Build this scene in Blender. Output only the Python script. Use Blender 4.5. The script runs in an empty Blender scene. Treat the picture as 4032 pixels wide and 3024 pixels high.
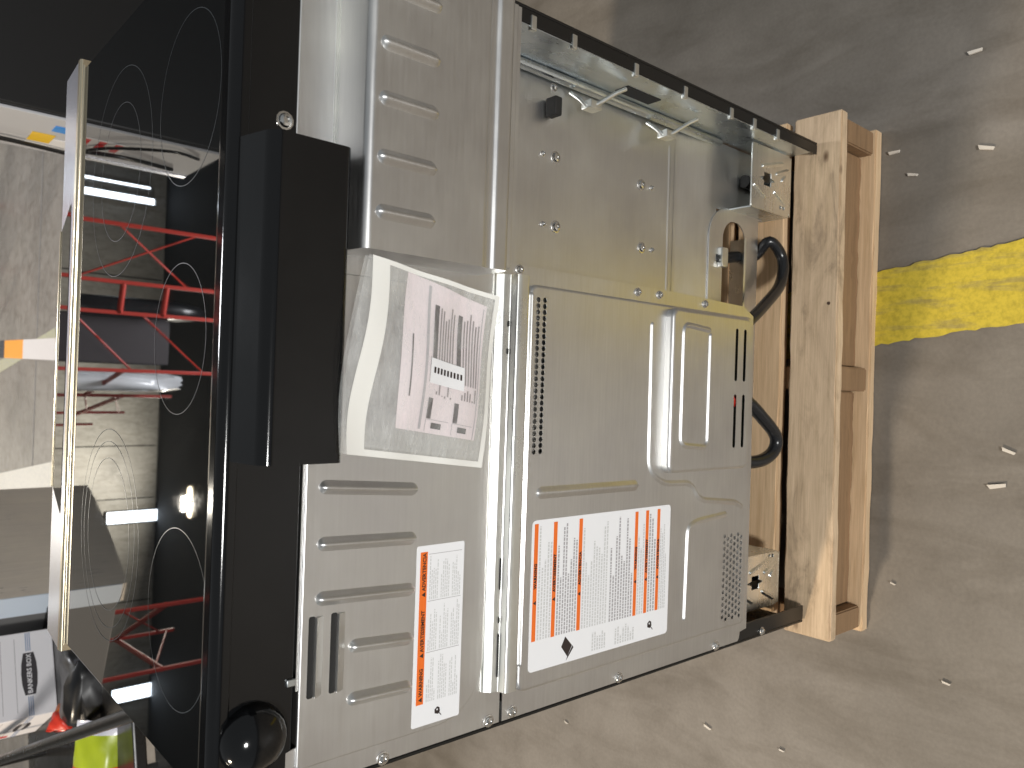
import bpy, bmesh, math, random
from mathutils import Vector, Matrix
R = math.radians
random.seed(7)
S = bpy.context.scene
COL = S.collection

# ------------------------------------------------------------------ camera
FPX, CAM = 3064.0, Vector((-0.0259, -0.6116, 1.2970))
PITCH, ROLL, YAW = 0.7210, 0.0379, -0.0077
def cam_axes():
    f = Vector((0, math.cos(PITCH), -math.sin(PITCH)))
    u = Vector((0, math.sin(PITCH), math.cos(PITCH)))
    r = Vector((1, 0, 0))
    m = Matrix.Rotation(YAW, 3, 'Z')
    f, u, r = m @ f, m @ u, m @ r
    c, s = math.cos(ROLL), math.sin(ROLL)
    return c*r + s*u, c*u - s*r, f
AR, AU, AF = cam_axes()
cd = bpy.data.cameras.new('camera'); cam = bpy.data.objects.new('camera', cd); COL.objects.link(cam)
cd.sensor_width = 36.0; cd.lens = 36.0*FPX/4032.0; cd.clip_start = 0.02; cd.clip_end = 200
mx = Matrix((-AU, AR, -AF)).transposed().to_4x4(); mx.translation = CAM   # the phone was held sideways
cam.matrix_world = mx
cd.dof.use_dof = True; cd.dof.focus_distance = 0.86; cd.dof.aperture_fstop = 11.0
S.camera = cam

# ------------------------------------------------------------------ world and lamps of the hall
w = bpy.data.worlds.new('World'); S.world = w; w.use_nodes = True
bg = w.node_tree.nodes['Background']
bg.inputs[0].default_value = (0.90, 0.96, 1.0, 1); bg.inputs[1].default_value = 0.21
def area(name, loc, target, size, power, col, shape='DISK', size_y=None):
    l = bpy.data.lights.new(name, 'AREA'); l.shape = shape; l.size = size; l.energy = power; l.color = col
    if size_y: l.size_y = size_y
    o = bpy.data.objects.new(name, l); COL.objects.link(o); o.location = loc
    d = Vector(target)-Vector(loc); o.rotation_euler = d.to_track_quat('-Z', 'Y').to_euler()
    return o
area('hall_lamp', (-4.6, 1.00, 4.3), (0, 0, 0.2), 0.50, 225, (1.0, 0.84, 0.64))
area('hall_lamp', (-1.1, -5.8, 4.0), (0, 0, 0.6), 0.9, 330, (0.98, 0.97, 0.95))  # unseen lamp behind the camera, placed low to brighten the rear panel
area('hall_lamp', (1.0, 8.0, 6.8), (1.0, 8.0, 0), 1.6, 420, (0.95, 0.96, 1.0))
area('hall_lamp', (-2.85, 17.3, 6.9), (-2.0, 18.0, 1), 0.35, 600, (1.0, 0.93, 0.80))
S.view_settings.view_transform = 'Standard'; S.view_settings.look = 'None'
S.view_settings.exposure = 0.2; S.view_settings.gamma = 1.0; S.view_settings.use_curve_mapping = False

# ------------------------------------------------------------------ pixel helpers (photo shown 2212 wide)
KP = 4032/2212
def pray(x, y):
    x, y = x*KP, y*KP
    return AF*FPX + AR*(1512-y) - AU*(x-2016)
def at(x, y, Y=0.0):
    d = pray(x, y); t = (Y-CAM.y)/d.y; return CAM + d*t
def atz(x, y, Z=0.0):
    d = pray(x, y); t = (Z-CAM.z)/d.z; return CAM + d*t

# ------------------------------------------------------------------ materials
def mat(name, col=(0.5, 0.5, 0.5), rough=0.5, metal=0.0, **kw):
    m = bpy.data.materials.new(name); m.use_nodes = True
    b = m.node_tree.nodes['Principled BSDF']
    b.inputs['Base Color'].default_value = (*col, 1); b.inputs['Roughness'].default_value = rough
    b.inputs['Metallic'].default_value = metal
    for k, v in kw.items(): b.inputs[k].default_value = v
    return m
class NT:
    def __init__(s, m): s.t = m.node_tree; s.n = s.t.nodes; s.b = s.n['Principled BSDF']
    def new(s, ty, **kw):
        n = s.n.new(ty)
        for k, v in kw.items(): setattr(n, k, v)
        return n
    def link(s, a, b): s.t.links.new(a, b)
    def coord(s, scale=(1, 1, 1), rot=(0, 0, 0), kind='Object'):
        c = s.new('ShaderNodeTexCoord'); mp = s.new('ShaderNodeMapping')
        mp.inputs['Scale'].default_value = scale; mp.inputs['Rotation'].default_value = rot
        s.link(c.outputs[kind], mp.inputs[0]); return mp.outputs[0]
    def noise(s, vec, scale, detail=4, rough=0.55, dist=0.0):
        n = s.new('ShaderNodeTexNoise'); n.inputs['Scale'].default_value = scale
        n.inputs['Detail'].default_value = detail; n.inputs['Roughness'].default_value = rough
        n.inputs['Distortion'].default_value = dist
        s.link(vec, n.inputs['Vector']); return n.outputs['Fac']
    def ramp(s, fac, stops):
        r = s.new('ShaderNodeValToRGB'); e = r.color_ramp.elements
        while len(e) < len(stops): e.new(0.5)
        for i, (p, c) in enumerate(stops): e[i].position = p; e[i].color = (*c, 1)
        s.link(fac, r.inputs[0]); return r.outputs[0]
    def mul(s, a, b, fac=1.0, mode='MULTIPLY'):
        x = s.new('ShaderNodeMix', data_type='RGBA', blend_type=mode)
        x.inputs[0].default_value = fac
        s.link(a, x.inputs[6]); s.link(b, x.inputs[7]); return x.outputs[2]
    def mix(s, fac, a, b):
        x = s.new('ShaderNodeMix', data_type='RGBA')
        s.link(fac, x.inputs[0]); s.link(a, x.inputs[6]); s.link(b, x.inputs[7]); return x.outputs[2]
    def rng(s, v, a, b, c, d):
        r = s.new('ShaderNodeMapRange')
        for i, q in enumerate((a, b, c, d)): r.inputs[i+1].default_value = q
        s.link(v, r.inputs[0]); return r.outputs[0]
    def bump(s, h, strength, dist=0.001):
        b = s.new('ShaderNodeBump'); b.inputs['Strength'].default_value = strength; b.inputs['Distance'].default_value = dist
        s.link(h, b.inputs['Height']); s.link(b.outputs[0], s.b.inputs['Normal'])
def steel(name, c0, c1, r0, r1, streak=(3, 60, 60), bump=0.04):
    m = mat(name, c0, r0, 1.0); t = NT(m)
    v = t.coord(streak, kind='Object'); n = t.noise(v, 6, 5, 0.6)
    v2 = t.coord(); n2 = t.noise(v2, 9, 4, 0.6); n3 = t.noise(v2, 260, 2, 0.5)
    t.link(t.mul(t.ramp(n, [(0.25, c0), (0.75, c1)]), t.ramp(n2, [(0.3, (0.90, 0.90, 0.91)), (0.7, (1, 1, 0.98))])), t.b.inputs['Base Color'])
    ad = t.new('ShaderNodeMath', operation='ADD'); t.link(t.rng(n2, 0.3, 0.7, r0, r1), ad.inputs[0]); t.link(t.rng(n, 0.2, 0.8, -0.05, 0.05), ad.inputs[1])
    t.link(ad.outputs[0], t.b.inputs['Roughness'])
    t.bump(n3, bump, 0.0006)
    return m
GALV = steel('galvanised_sheet', (0.76, 0.755, 0.745), (0.81, 0.805, 0.795), 0.34, 0.44)
GALV2 = steel('galvanised_cover', (0.76, 0.755, 0.745), (0.84, 0.835, 0.825), 0.33, 0.42)
ZINC = steel('zinc_plate', (0.84, 0.85, 0.81), (0.95, 0.95, 0.91), 0.24, 0.38, (4, 30, 30), 0.10)
ZINCB = steel('zinc_plate_cool', (0.58, 0.64, 0.68), (0.74, 0.78, 0.80), 0.22, 0.36, (8, 8, 3), 0.06)
SCREW = mat('screw_steel', (0.75, 0.74, 0.72), 0.18, 1.0)
STAIN = mat('stainless_warm_lit', (0.92, 0.80, 0.58), 0.24, 1.0)  # steel tinted gold: reflection of warm lamplight put into its colour
BRIGHT = mat('satin_panel', (0.80, 0.80, 0.86), 0.26, 1.0)
def black_enamel(name, c, rough, ior=1.5):
    m = mat(name, c, rough, 0.0, **{'IOR': ior}); t = NT(m); v = t.coord()
    n = t.noise(v, 5, 5, 0.6); d = t.noise(v, 420, 2, 0.5)
    t.link(t.rng(n, 0.3, 0.75, rough*0.7, rough*1.5), t.b.inputs['Roughness'])
    t.bump(d, 0.02, 0.0004); return m
ENAMEL = black_enamel('black_enamel', (0.0035, 0.0037, 0.0042), 0.09)
DULLBLK = black_enamel('black_paint', (0.006, 0.0056, 0.0052), 0.30)
GLASS = mat('ceramic_glass', (0.004, 0.0045, 0.005), 0.015, 0.0, **{'IOR': 2.15})
t = NT(GLASS); v = t.coord(); n = t.noise(v, 14, 5, 0.65); sm = t.noise(t.coord((2, 14, 2), (0, 0, 0.5)), 9, 4, 0.6)
t.link(t.rng(n, 0.45, 0.85, 0.008, 0.05), t.b.inputs['Roughness'])
t.link(t.ramp(sm, [(0.6, (0.004, 0.0045, 0.005)), (0.95, (0.012, 0.0125, 0.013))]), t.b.inputs['Base Color'])
DISPLAY = mat('display_glass', (0.003, 0.003, 0.0035), 0.012, 0.0, **{'IOR': 2.2})
RING = mat('burner_print', (0.035, 0.042, 0.048), 0.3)
WHITE = mat('label_white', (0.86, 0.86, 0.87), 0.38)
ORANGE = mat('label_orange', (0.86, 0.17, 0.02), 0.42)
INK = mat('label_ink', (0.03, 0.02, 0.018), 0.5)
GREYINK = mat('fine_print_ink', (0.42, 0.40, 0.41), 0.5)
PALEINK = mat('pale_print_ink', (0.64, 0.64, 0.63), 0.5)
PAPER = mat('leaflet_paper', (0.82, 0.72, 0.73), 0.6)
LEAFINK = mat('leaflet_ink', (0.22, 0.18, 0.18), 0.6)
BROWNINK = mat('brown_ink', (0.05, 0.032, 0.03), 0.6)
SEAL = mat('bag_seal', (0.86, 0.85, 0.80), 0.42, 0.0, **{'Subsurface Weight': 0.0})
RUBBER = mat('cord_rubber', (0.012, 0.012, 0.013), 0.26)
DARK = mat('dark_inside', (0.012, 0.011, 0.010), 0.7)
REDW = mat('red_wire', (0.45, 0.02, 0.01), 0.4)
# plastic bag film: pale, half clear
FILM = bpy.data.materials.new('clear_film'); FILM.use_nodes = True
t = NT(FILM); t.b.inputs['Base Color'].default_value = (0.86, 0.87, 0.85, 1); t.b.inputs['Roughness'].default_value = 0.22
wv = t.coord((3, 3, 9)); nn = t.noise(wv, 16, 5, 0.6, 0.8); t.bump(nn, 0.35, 0.004)
tr = t.new('ShaderNodeBsdfTransparent'); ms = t.new('ShaderNodeMixShader')
t.link(t.rng(nn, 0.3, 0.7, 0.12, 0.34), ms.inputs[0])
t.link(tr.outputs[0], ms.inputs[1]); t.link(t.b.outputs[0], ms.inputs[2])
t.link(ms.outputs[0], t.n['Material Output'].inputs['Surface'])
# wood
def wood(name, base, dark, grain=(1.2, 22, 22), stain=True):
    m = mat(name, base, 0.72); t = NT(m); v = t.coord(grain)
    n = t.noise(v, 4.5, 7, 0.62, 0.6); f = t.noise(t.coord((2.5, 90, 90)), 6, 3, 0.6)
    c = t.ramp(n, [(0.30, dark), (0.52, base), (0.8, tuple(min(1, q*1.14) for q in base))])
    c = t.mul(c, t.ramp(f, [(0.3, (0.84, 0.82, 0.80)), (0.6, (1, 1, 1))]))
    if stain:
        s_ = t.noise(t.coord((1.5, 5, 5)), 5.0, 6, 0.68, 0.5)
        c = t.mul(c, t.ramp(s_, [(0.30, (0.42, 0.41, 0.41)), (0.44, (0.86, 0.85, 0.84)), (0.54, (1, 1, 1))]))
        k = t.new('ShaderNodeTexVoronoi'); k.inputs['Scale'].default_value = 6.0; t.link(t.coord((1, 1.9, 1.9)), k.inputs['Vector'])
        c = t.mul(c, t.ramp(k.outputs['Distance'], [(0.02, (0.16, 0.10, 0.06)), (0.075, (1, 1, 1))]))
    t.link(c, t.b.inputs['Base Color']); t.bump(f, 0.35, 0.0012)
    return m
PINE = wood('pine_board', (0.68, 0.485, 0.295), (0.57, 0.39, 0.22), stain=False)
PINED = wood('pine_board_stained', (0.67, 0.50, 0.33), (0.57, 0.42, 0.265))
PINEB = wood('pine_rail_shaded', (0.27, 0.165, 0.085), (0.20, 0.12, 0.06), stain=False)  # pine darkened: shade of the pallet opening put into the wood colour
# concrete
def concrete(name, base, specks=True):
    m = mat(name, base, 0.55); t = NT(m); v = t.coord()
    a = t.noise(v, 1.1, 6, 0.62, 0.4); b_ = t.noise(v, 9, 5, 0.6); g = t.noise(v, 160, 3, 0.6)
    st = t.noise(t.coord((3.5, 1, 1), (0, 0, 0.7)), 3.2, 5, 0.65, 0.6)
    d = tuple(q*0.70 for q in base); l = tuple(min(1, q*1.22) for q in base)
    c = t.ramp(a, [(0.28, d), (0.52, base), (0.78, l)])
    c = t.mul(c, t.ramp(b_, [(0.25, (0.84, 0.83, 0.82)), (0.6, (1.0, 1.0, 1.0))]))
    c = t.mul(c, t.ramp(st, [(0.30, (0.74, 0.72, 0.69)), (0.55, (1, 1, 1))]))
    c = t.mul(c, t.ramp(g, [(0.2, (0.86, 0.86, 0.86)), (0.7, (1.04, 1.04, 1.04))]))
    t.link(c, t.b.inputs['Base Color']); t.link(t.rng(b_, 0.3, 0.7, 0.38, 0.62), t.b.inputs['Roughness'])
    t.bump(g, 0.10, 0.001); return m
FLOOR = concrete('floor_concrete', (0.222, 0.197, 0.166))
WALL = concrete('wall_concrete', (0.50, 0.49, 0.45))
CEIL = mat('ceiling_dark', (0.03, 0.034, 0.04), 0.8)
def worn_paint(name, col, under, lo=0.36, hi=0.5):
    m = mat(name, col, 0.5); t = NT(m); v = t.coord()
    n = t.noise(t.coord((14, 2.2, 1), (0, 0, 0.15)), 3.5, 6, 0.65, 0.3); g = t.noise(v, 130, 3, 0.6)
    a = t.ramp(n, [(lo, under), (hi, col)])
    c = t.mul(a, t.ramp(g, [(0.25, (0.72, 0.72, 0.70)), (0.6, (1.05, 1.05, 1.05))]))
    t.link(c, t.b.inputs['Base Color']); t.bump(g, 0.12, 0.001); return m
YELLOW = worn_paint('yellow_floor_paint', (0.60, 0.46, 0.045), (0.40, 0.315, 0.08))
YFADE = worn_paint('faded_yellow_paint', (0.42, 0.40, 0.26), (0.38, 0.36, 0.31))
CREAM = worn_paint('cream_floor_tone', (0.62, 0.58, 0.50), (0.56, 0.53, 0.47))
TAPEW = mat('white_tape', (0.66, 0.61, 0.57), 0.5); TAPEO = mat('orange_tape', (0.85, 0.32, 0.02), 0.5); TAPEK = mat('black_tape', (0.015, 0.02, 0.03), 0.5)
CHIP = mat('wood_chip', (0.66, 0.60, 0.52), 0.7)
RACKRED = mat('rack_red', (0.50, 0.042, 0.026), 0.40)
BLUEWHITE = mat('fridge_edge_white', (0.75, 0.82, 0.90), 0.3)
FRSIDE = mat('fridge_side_grey', (0.17, 0.165, 0.16), 0.5)
BLKFR = mat('fridge_black', (0.005, 0.005, 0.0055), 0.45)
FRBACK = mat('fridge_back_grey', (0.52, 0.53, 0.56), 0.45)
CARD = mat('box_white_card', (0.86, 0.84, 0.86), 0.6); BOXINK = mat('box_ink', (0.05, 0.045, 0.05), 0.5); BOXBLUE = mat('box_blue_line', (0.25, 0.32, 0.48), 0.5)
REDT = mat('red_tape', (0.75, 0.03, 0.03), 0.4)
BAGBLK = mat('black_bag', (0.012, 0.012, 0.013), 0.28)
m_st = steel('fridge_stainless', (0.70, 0.62, 0.53), (0.84, 0.76, 0.66), 0.28, 0.38, (40, 40, 1), 0.02); m_st.node_tree.nodes['Principled BSDF'].inputs['Metallic'].default_value = 0.35
WRAP = mat('stretch_wrap', (0.92, 0.95, 0.98), 0.22)
def emit(name, col, s):
    m = bpy.data.materials.new(name); m.use_nodes = True; b = m.node_tree.nodes['Principled BSDF']
    b.inputs['Base Color'].default_value = (*col, 1); b.inputs['Emission Color'].default_value = (*col, 1); b.inputs['Emission Strength'].default_value = s
    return m
TUBE = emit('cool_light', (0.80, 0.90, 1.0), 9.0); WARM = emit('warm_light', (1.0, 0.85, 0.58), 11.0)

# ------------------------------------------------------------------ mesh helpers
def link(o, parent=None, mtl=None):
    COL.objects.link(o)
    if parent is not None: o.parent = parent
    if mtl is not None: o.data.materials.append(mtl)
    return o
def smooth_mesh(me, angle=40):
    for p in me.polygons: p.use_smooth = True
    me.set_sharp_from_angle(angle=R(angle))
def flat_axis_faces(me):
    for p in me.polygons:
        if max(abs(c) for c in p.normal) > 0.9995: p.use_smooth = False
def mesh(name, vs, fs, mtl, parent=None, smooth=False, angle=40):
    me = bpy.data.meshes.new(name); me.from_pydata([tuple(v) for v in vs], [], fs); me.update()
    if smooth: smooth_mesh(me, angle)
    return link(bpy.data.objects.new(name, me), parent, mtl)
def from_bm(name, bm, mtl, parent=None, smooth=True, angle=40):
    bmesh.ops.recalc_face_normals(bm, faces=bm.faces)
    me = bpy.data.meshes.new(name); bm.to_mesh(me); bm.free()
    if smooth: smooth_mesh(me, angle)
    return link(bpy.data.objects.new(name, me), parent, mtl)
def box(name, x0, x1, y0, y1, z0, z1, mtl, parent=None, bev=0.0, seg=2):
    bm = bmesh.new(); bmesh.ops.create_cube(bm, size=1)
    for v in bm.verts: v.co = Vector(((x0+x1)/2+v.co.x*(x1-x0), (y0+y1)/2+v.co.y*(y1-y0), (z0+z1)/2+v.co.z*(z1-z0)))
    if bev: bmesh.ops.bevel(bm, geom=bm.edges[:], offset=bev, segments=seg, affect='EDGES', profile=0.5)
    o = from_bm(name, bm, mtl, parent, smooth=bool(bev)); flat_axis_faces(o.data)
    return o
def rrect(x0, x1, z0, z1, r, n=5):
    rs = r if isinstance(r, (list, tuple)) else (r,)*4        # bl, br, tr, tl
    pts = []
    for (cx, cz, a0, q) in ((x0+rs[0], z0+rs[0], 180, rs[0]), (x1-rs[1], z0+rs[1], 270, rs[1]), (x1-rs[2], z1-rs[2], 0, rs[2]), (x0+rs[3], z1-rs[3], 90, rs[3])):
        if q <= 1e-5: pts.append((cx, cz)); continue
        for i in range(n+1):
            a = R(a0+90*i/n); pts.append((cx+q*math.cos(a), cz+q*math.sin(a)))
    return pts
def circle(x, z, r, n=10): return [(x+r*math.cos(2*math.pi*i/n), z+r*math.sin(2*math.pi*i/n)) for i in range(n)]
def plate(name, outer, yf, thick, mtl, parent=None, holes=(), bev=0.0, seg=2, fn=None):
    """flat sheet standing in the XZ plane, its face at Y=yf towards the camera, with real holes"""
    cu = bpy.data.curves.new(name, 'CURVE'); cu.dimensions = '2D'; cu.fill_mode = 'BOTH'
    cu.extrude = max(thick/2-bev, 0.00005); cu.bevel_depth = bev; cu.bevel_resolution = seg
    if bev: cu.offset = -bev
    for pl in [outer]+list(holes):
        sp = cu.splines.new('POLY'); sp.points.add(len(pl)-1); sp.use_cyclic_u = True
        for p, q in zip(sp.points, pl): p.co = (q[0], q[1], 0, 1)
    o = bpy.data.objects.new('tmp', cu); COL.objects.link(o)
    dg = bpy.context.evaluated_depsgraph_get(); me = bpy.data.meshes.new_from_object(o.evaluated_get(dg))
    bpy.data.objects.remove(o); bpy.data.curves.remove(cu)
    for v in me.vertices:
        c = Vector((v.co.x, yf+thick/2-v.co.z, v.co.y)); v.co = fn(c) if fn else c
    me.name = name; smooth_mesh(me, 35); flat_axis_faces(me)
    return link(bpy.data.objects.new(name, me), parent, mtl)
def resample(pts, r=0.0, n=6):
    """round the corners of an open polyline"""
    out = [Vector(pts[0])]
    for i in range(1, len(pts)-1):
        a, b, c = Vector(pts[i-1]), Vector(pts[i]), Vector(pts[i+1])
        q = min(r, (a-b).length*0.48, (c-b).length*0.48); p0 = b+(a-b).normalized()*q; p1 = b+(c-b).normalized()*q
        for k in range(n+1):
            t_ = k/n; out.append((1-t_)**2*p0+2*t_*(1-t_)*b+t_*t_*p1)
    out.append(Vector(pts[-1])); return out
def bead(name, pts, wd, h, y, mtl, parent, r=0.012, m=9):
    """pressed rib raised h from the sheet at Y=y, following pts (x,z), round ends"""
    P = resample([(p[0], p[1]) for p in pts], r)
    a, b = (P[0]-P[1]).normalized(), (P[-1]-P[-2]).normalized()
    st = []
    for k in range(6): q = math.cos(math.pi/2*k/6); st.append((P[0]+a*wd/2*q, math.sqrt(max(0, 1-q*q))))
    for p in P: st.append((p, 1.0))
    for k in range(5, -1, -1): q = math.cos(math.pi/2*k/6); st.append((P[-1]+b*wd/2*q, math.sqrt(max(0, 1-q*q))))
    vs, fs = [], []
    for i, (p, s) in enumerate(st):
        d = (st[min(i+1, len(st)-1)][0]-st[max(i-1, 0)][0]).normalized(); nrm = Vector((-d.y, d.x))
        for j in range(m):
            u = -1+2*j/(m-1); hh = h*(0.5+0.5*math.cos(math.pi*u))*min(1, s*1.0+1e-4)
            q = p+nrm*(u*wd/2*max(s, 0.02)); vs.append((q.x, y-hh+0.0002*(1 if abs(u) == 1 else 0), q.y))
    for i in range(len(st)-1):
        for j in range(m-1): fs.append((i*m+j, (i+1)*m+j, (i+1)*m+j+1, i*m+j+1))
    bm = bmesh.new(); bv = [bm.verts.new(v) for v in vs]
    for f in fs: bm.faces.new([bv[k] for k in f])
    o = from_bm(name, bm, mtl, parent, True, 80)
    me = o.data
    if sum(p.normal.y for p in me.polygons) > 0: me.flip_normals()
    return o
def catmull(pts, n=8):
    P = [Vector(p) for p in pts]; P = [2*P[0]-P[1]]+P+[2*P[-1]-P[-2]]; out = []
    for i in range(1, len(P)-2):
        for k in range(n):
            s = k/n; a, b, c, d = P[i-1:i+3]
            out.append(0.5*((2*b)+(c-a)*s+(2*a-5*b+4*c-d)*s*s+(3*b-a-3*c+d)*s**3))
    out.append(P[-2]); return out
def tube(name, pts, r, mtl, parent=None, seg=10, smooth=True):
    P = catmull(pts) if smooth else [Vector(p) for p in pts]; vs, fs = [], []; ref = Vector((0.3, 0.9, 0.2)).normalized()
    for i, p in enumerate(P):
        d = (P[min(i+1, len(P)-1)]-P[max(i-1, 0)]).normalized(); a = d.cross(ref).normalized(); b = d.cross(a)
        for k in range(seg): an = 2*math.pi*k/seg; vs.append(p+a*(r*math.cos(an))+b*(r*math.sin(an)))
    for i in range(len(P)-1):
        for k in range(seg): fs.append((i*seg+k, i*seg+(k+1) % seg, (i+1)*seg+(k+1) % seg, (i+1)*seg+k))
    fs.append(tuple(range(seg))[::-1]); fs.append(tuple(range((len(P)-1)*seg, len(P)*seg)))
    bm = bmesh.new(); bv = [bm.verts.new(v) for v in vs]
    for f in fs: bm.faces.new([bv[k] for k in f])
    return from_bm(name, bm, mtl, parent, True, 60)
def lathe(prof, seg=14):
    """prof: (radius, out) pairs; axis points to -Y"""
    vs, fs = [], []
    for r_, o_ in prof:
        for k in range(seg): a = 2*math.pi*k/seg; vs.append((r_*math.cos(a), -o_, r_*math.sin(a)))
    for i in range(len(prof)-1):
        for k in range(seg): fs.append((i*seg+k, (i+1)*seg+k, (i+1)*seg+(k+1) % seg, i*seg+(k+1) % seg))
    return vs, fs
def sweep_x(name, prof, x0, x1, mtl, parent, r=0.0, closed=False):
    """sheet-metal section prof=(y,z) run along X, bends rounded by r, with end caps"""
    P = resample([(p[0], p[1]) for p in prof], r, 6) if r else [Vector(p) for p in prof]
    bm = bmesh.new(); A = [bm.verts.new((x0, p.x, p.y)) for p in P]; B = [bm.verts.new((x1, p.x, p.y)) for p in P]
    for i in range(len(P)-1): bm.faces.new((A[i], B[i], B[i+1], A[i+1]))
    if closed:
        bm.faces.new((A[-1], B[-1], B[0], A[0])); bm.faces.new(A[::-1]); bm.faces.new(B)
    o = from_bm(name, bm, mtl, parent, True, 30)
    for p in o.data.polygons:
        c = [o.data.vertices[k].co for k in p.vertices]
        if len(c) != 4 or max((Vector((0, c[i].y, c[i].z))-Vector((0, c[i-1].y, c[i-1].z))).length for i in range(4)) > 0.004: p.use_smooth = False
    return o
def dome_plate(name, x0, x1, z0, z1, r, yf, depth, bev, mtl, parent, holes=()):
    """pressed cover: flat face (with real holes) at Y=yf, rounded rim going back by depth"""
    ins = bev; flat = rrect(x0+ins, x1-ins, z0+ins, z1-ins, max(r-ins, 0.0015), 6)
    o = plate(name, flat, yf, 0.0006, mtl, parent, holes=holes)
    bm = bmesh.new(); bm.from_mesh(o.data); rings = []
    for k in range(6):
        a = math.pi/2*k/5; d = ins*(1-math.sin(a)); y = yf+bev*(1-math.cos(a))
        rings.append([bm.verts.new((p[0], y, p[1])) for p in rrect(x0+d, x1-d, z0+d, z1-d, max(r-d, 0.0015), 6)])
    rings.append([bm.verts.new((v.co.x, yf+depth, v.co.z)) for v in rings[-1]]); fs = []
    for a, b in zip(rings, rings[1:]):
        for i in range(len(a)): j = (i+1) % len(a); fs.append(bm.faces.new((a[i], a[j], b[j], b[i])))
    bm.normal_update()
    cx, cz = (x0+x1)/2, (z0+z1)/2
    for f in fs:
        c = f.calc_center_median()
        if f.normal.dot(Vector((c.x-cx, -0.2, c.z-cz))) < 0 and f.normal.y > -0.2 or f.normal.y > 0.2: f.normal_flip()
    bm.to_mesh(o.data); bm.free(); smooth_mesh(o.data, 35); flat_axis_faces(o.data); return o
_sc = {}
def screw(x, z, y=0.0, r=0.0055, parent=None, nm='screw', tilt=True):
    key = (r, nm)
    if key not in _sc:
        vs, fs = lathe([(r*1.25, 0.0), (r*1.25, 0.0008), (r*0.98, 0.001), (r*0.95, 0.0022), (r*0.8, 0.0034), (r*0.45, 0.0040), (r*0.42, 0.0026), (0.0001, 0.0026)], 12)
        me = bpy.data.meshes.new(nm); me.from_pydata(vs, [], fs); me.update(); smooth_mesh(me, 35); me.materials.append(SCREW); _sc[key] = me
    o = bpy.data.objects.new(nm, _sc[key]); COL.objects.link(o); o.location = (x, y, z); o.parent = parent
    o.rotation_euler = (0, random.random()*6, 0); return o
def text(name, s, x, y, z, size, mtl, parent, fn=None, spacing=1.0, bold=0.0, align='LEFT'):
    cu = bpy.data.curves.new(name, 'FONT'); cu.body = s; cu.size = size; cu.extrude = 0.00012; cu.space_character = spacing; cu.offset = bold; cu.align_x = align
    cu.resolution_u = 2
    o = bpy.data.objects.new('tmp', cu); COL.objects.link(o); dg = bpy.context.evaluated_depsgraph_get()
    me = bpy.data.meshes.new_from_object(o.evaluated_get(dg)); bpy.data.objects.remove(o); bpy.data.curves.remove(cu)
    for v in me.vertices:
        c = Vector((x+v.co.x, y-0.00012-v.co.z, z+v.co.y)); v.co = fn(c) if fn else c
    me.name = name; return link(bpy.data.objects.new(name, me), parent, mtl)
def empty(name, loc, label, cat, group=None):
    o = bpy.data.objects.new(name, None); COL.objects.link(o); o.location = loc; o.empty_display_size = 0.1
    o['label'] = label; o['category'] = cat
    if group: o['group'] = group
    return o
def tag(o, label, cat, group=None):
    o['label'] = label; o['category'] = cat
    if group: o['group'] = group
    return o
def struct(o): o['kind'] = 'structure'; return o

# ------------------------------------------------------------------ floor, far wall, ceiling
fl = struct(mesh('floor', [(-22, -16, 0), (22, -16, 0), (22, 21, 0), (-22, 21, 0)], [(0, 1, 2, 3)], FLOOR))
def sheet(name, pts, z, mtl, parent): return mesh(name, [(p[0], p[1], z) for p in pts], [tuple(range(len(pts)))], mtl, parent)
# yellow stripe running under the pallet, ragged edges
a0, a1, b0, b1 = Vector((0.2156, -0.2501)), Vector((0.0945, -0.2532)), Vector((0.1846, -0.0411)), Vector((0.0649, -0.0426))
va, vb = (b0-a0), (b1-a1); pl, pr = [], []
for i in range(90):
    s = -2.4+i*0.05+random.uniform(-.01, .01)
    pl.append(a0+va*s/1.0+Vector((random.uniform(-.0022, .0022), 0))); pr.append(a1+vb*s+Vector((random.uniform(-.0022, .0022), 0)))
n_ = len(pl)
stripe = mesh('painted_stripe', [(p.x, p.y, 0.003) for p in pl+pr], [(i, n_+i, n_+i+1, i+1) for i in range(n_-1)][:0] or [(n_+i, i, i+1, n_+i+1) for i in range(n_-1)], YELLOW, fl)
# far floor: joint line, faded yellow line, taped marking, cream band
jy = atz(143/KP, 1400/KP).y
sheet('floor_joint', [(-6, jy-0.06, 0), (6, jy+0.03, 0), (6, jy+0.055, 0), (-6, jy-0.035, 0)], 0.002, mat('joint_filler', (0.20, 0.19, 0.18), 0.7), fl)
q = [atz(x/KP, y/KP) for x, y in ((222, 1288), (222, 1335), (0, 1468), (0, 1420))]
q[2] += (q[2]-q[1])*0.6; q[3] += (q[3]-q[0])*0.6
sheet('faded_line', q, 0.003, YFADE, fl)
tx0, tx1 = 0.225, 0.385
def tape(name, v0, v1, mtl):
    q = [atz(v0/KP, 1375/KP), atz(v1/KP, 1375/KP)]; d = 0.085
    sheet(name, [(q[0].x-d, q[0].y), (q[1].x-d, q[1].y), (q[1].x+d, q[1].y), (q[0].x+d, q[0].y)][::-1], 0.006, mtl, fl)
tape('tape_patch', 224, 93, TAPEW); tape('tape_patch', 93, 20, TAPEO); tape('tape_patch', 20, -40, TAPEK)
q = [atz(x/KP, y/KP) for x, y in ((215, 1816), (215, 2000), (-10, 2000), (-10, 1866))]
sheet('cream_band', q, 0.004, CREAM, fl)  # paler, cream-toned strip of the far floor
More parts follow.
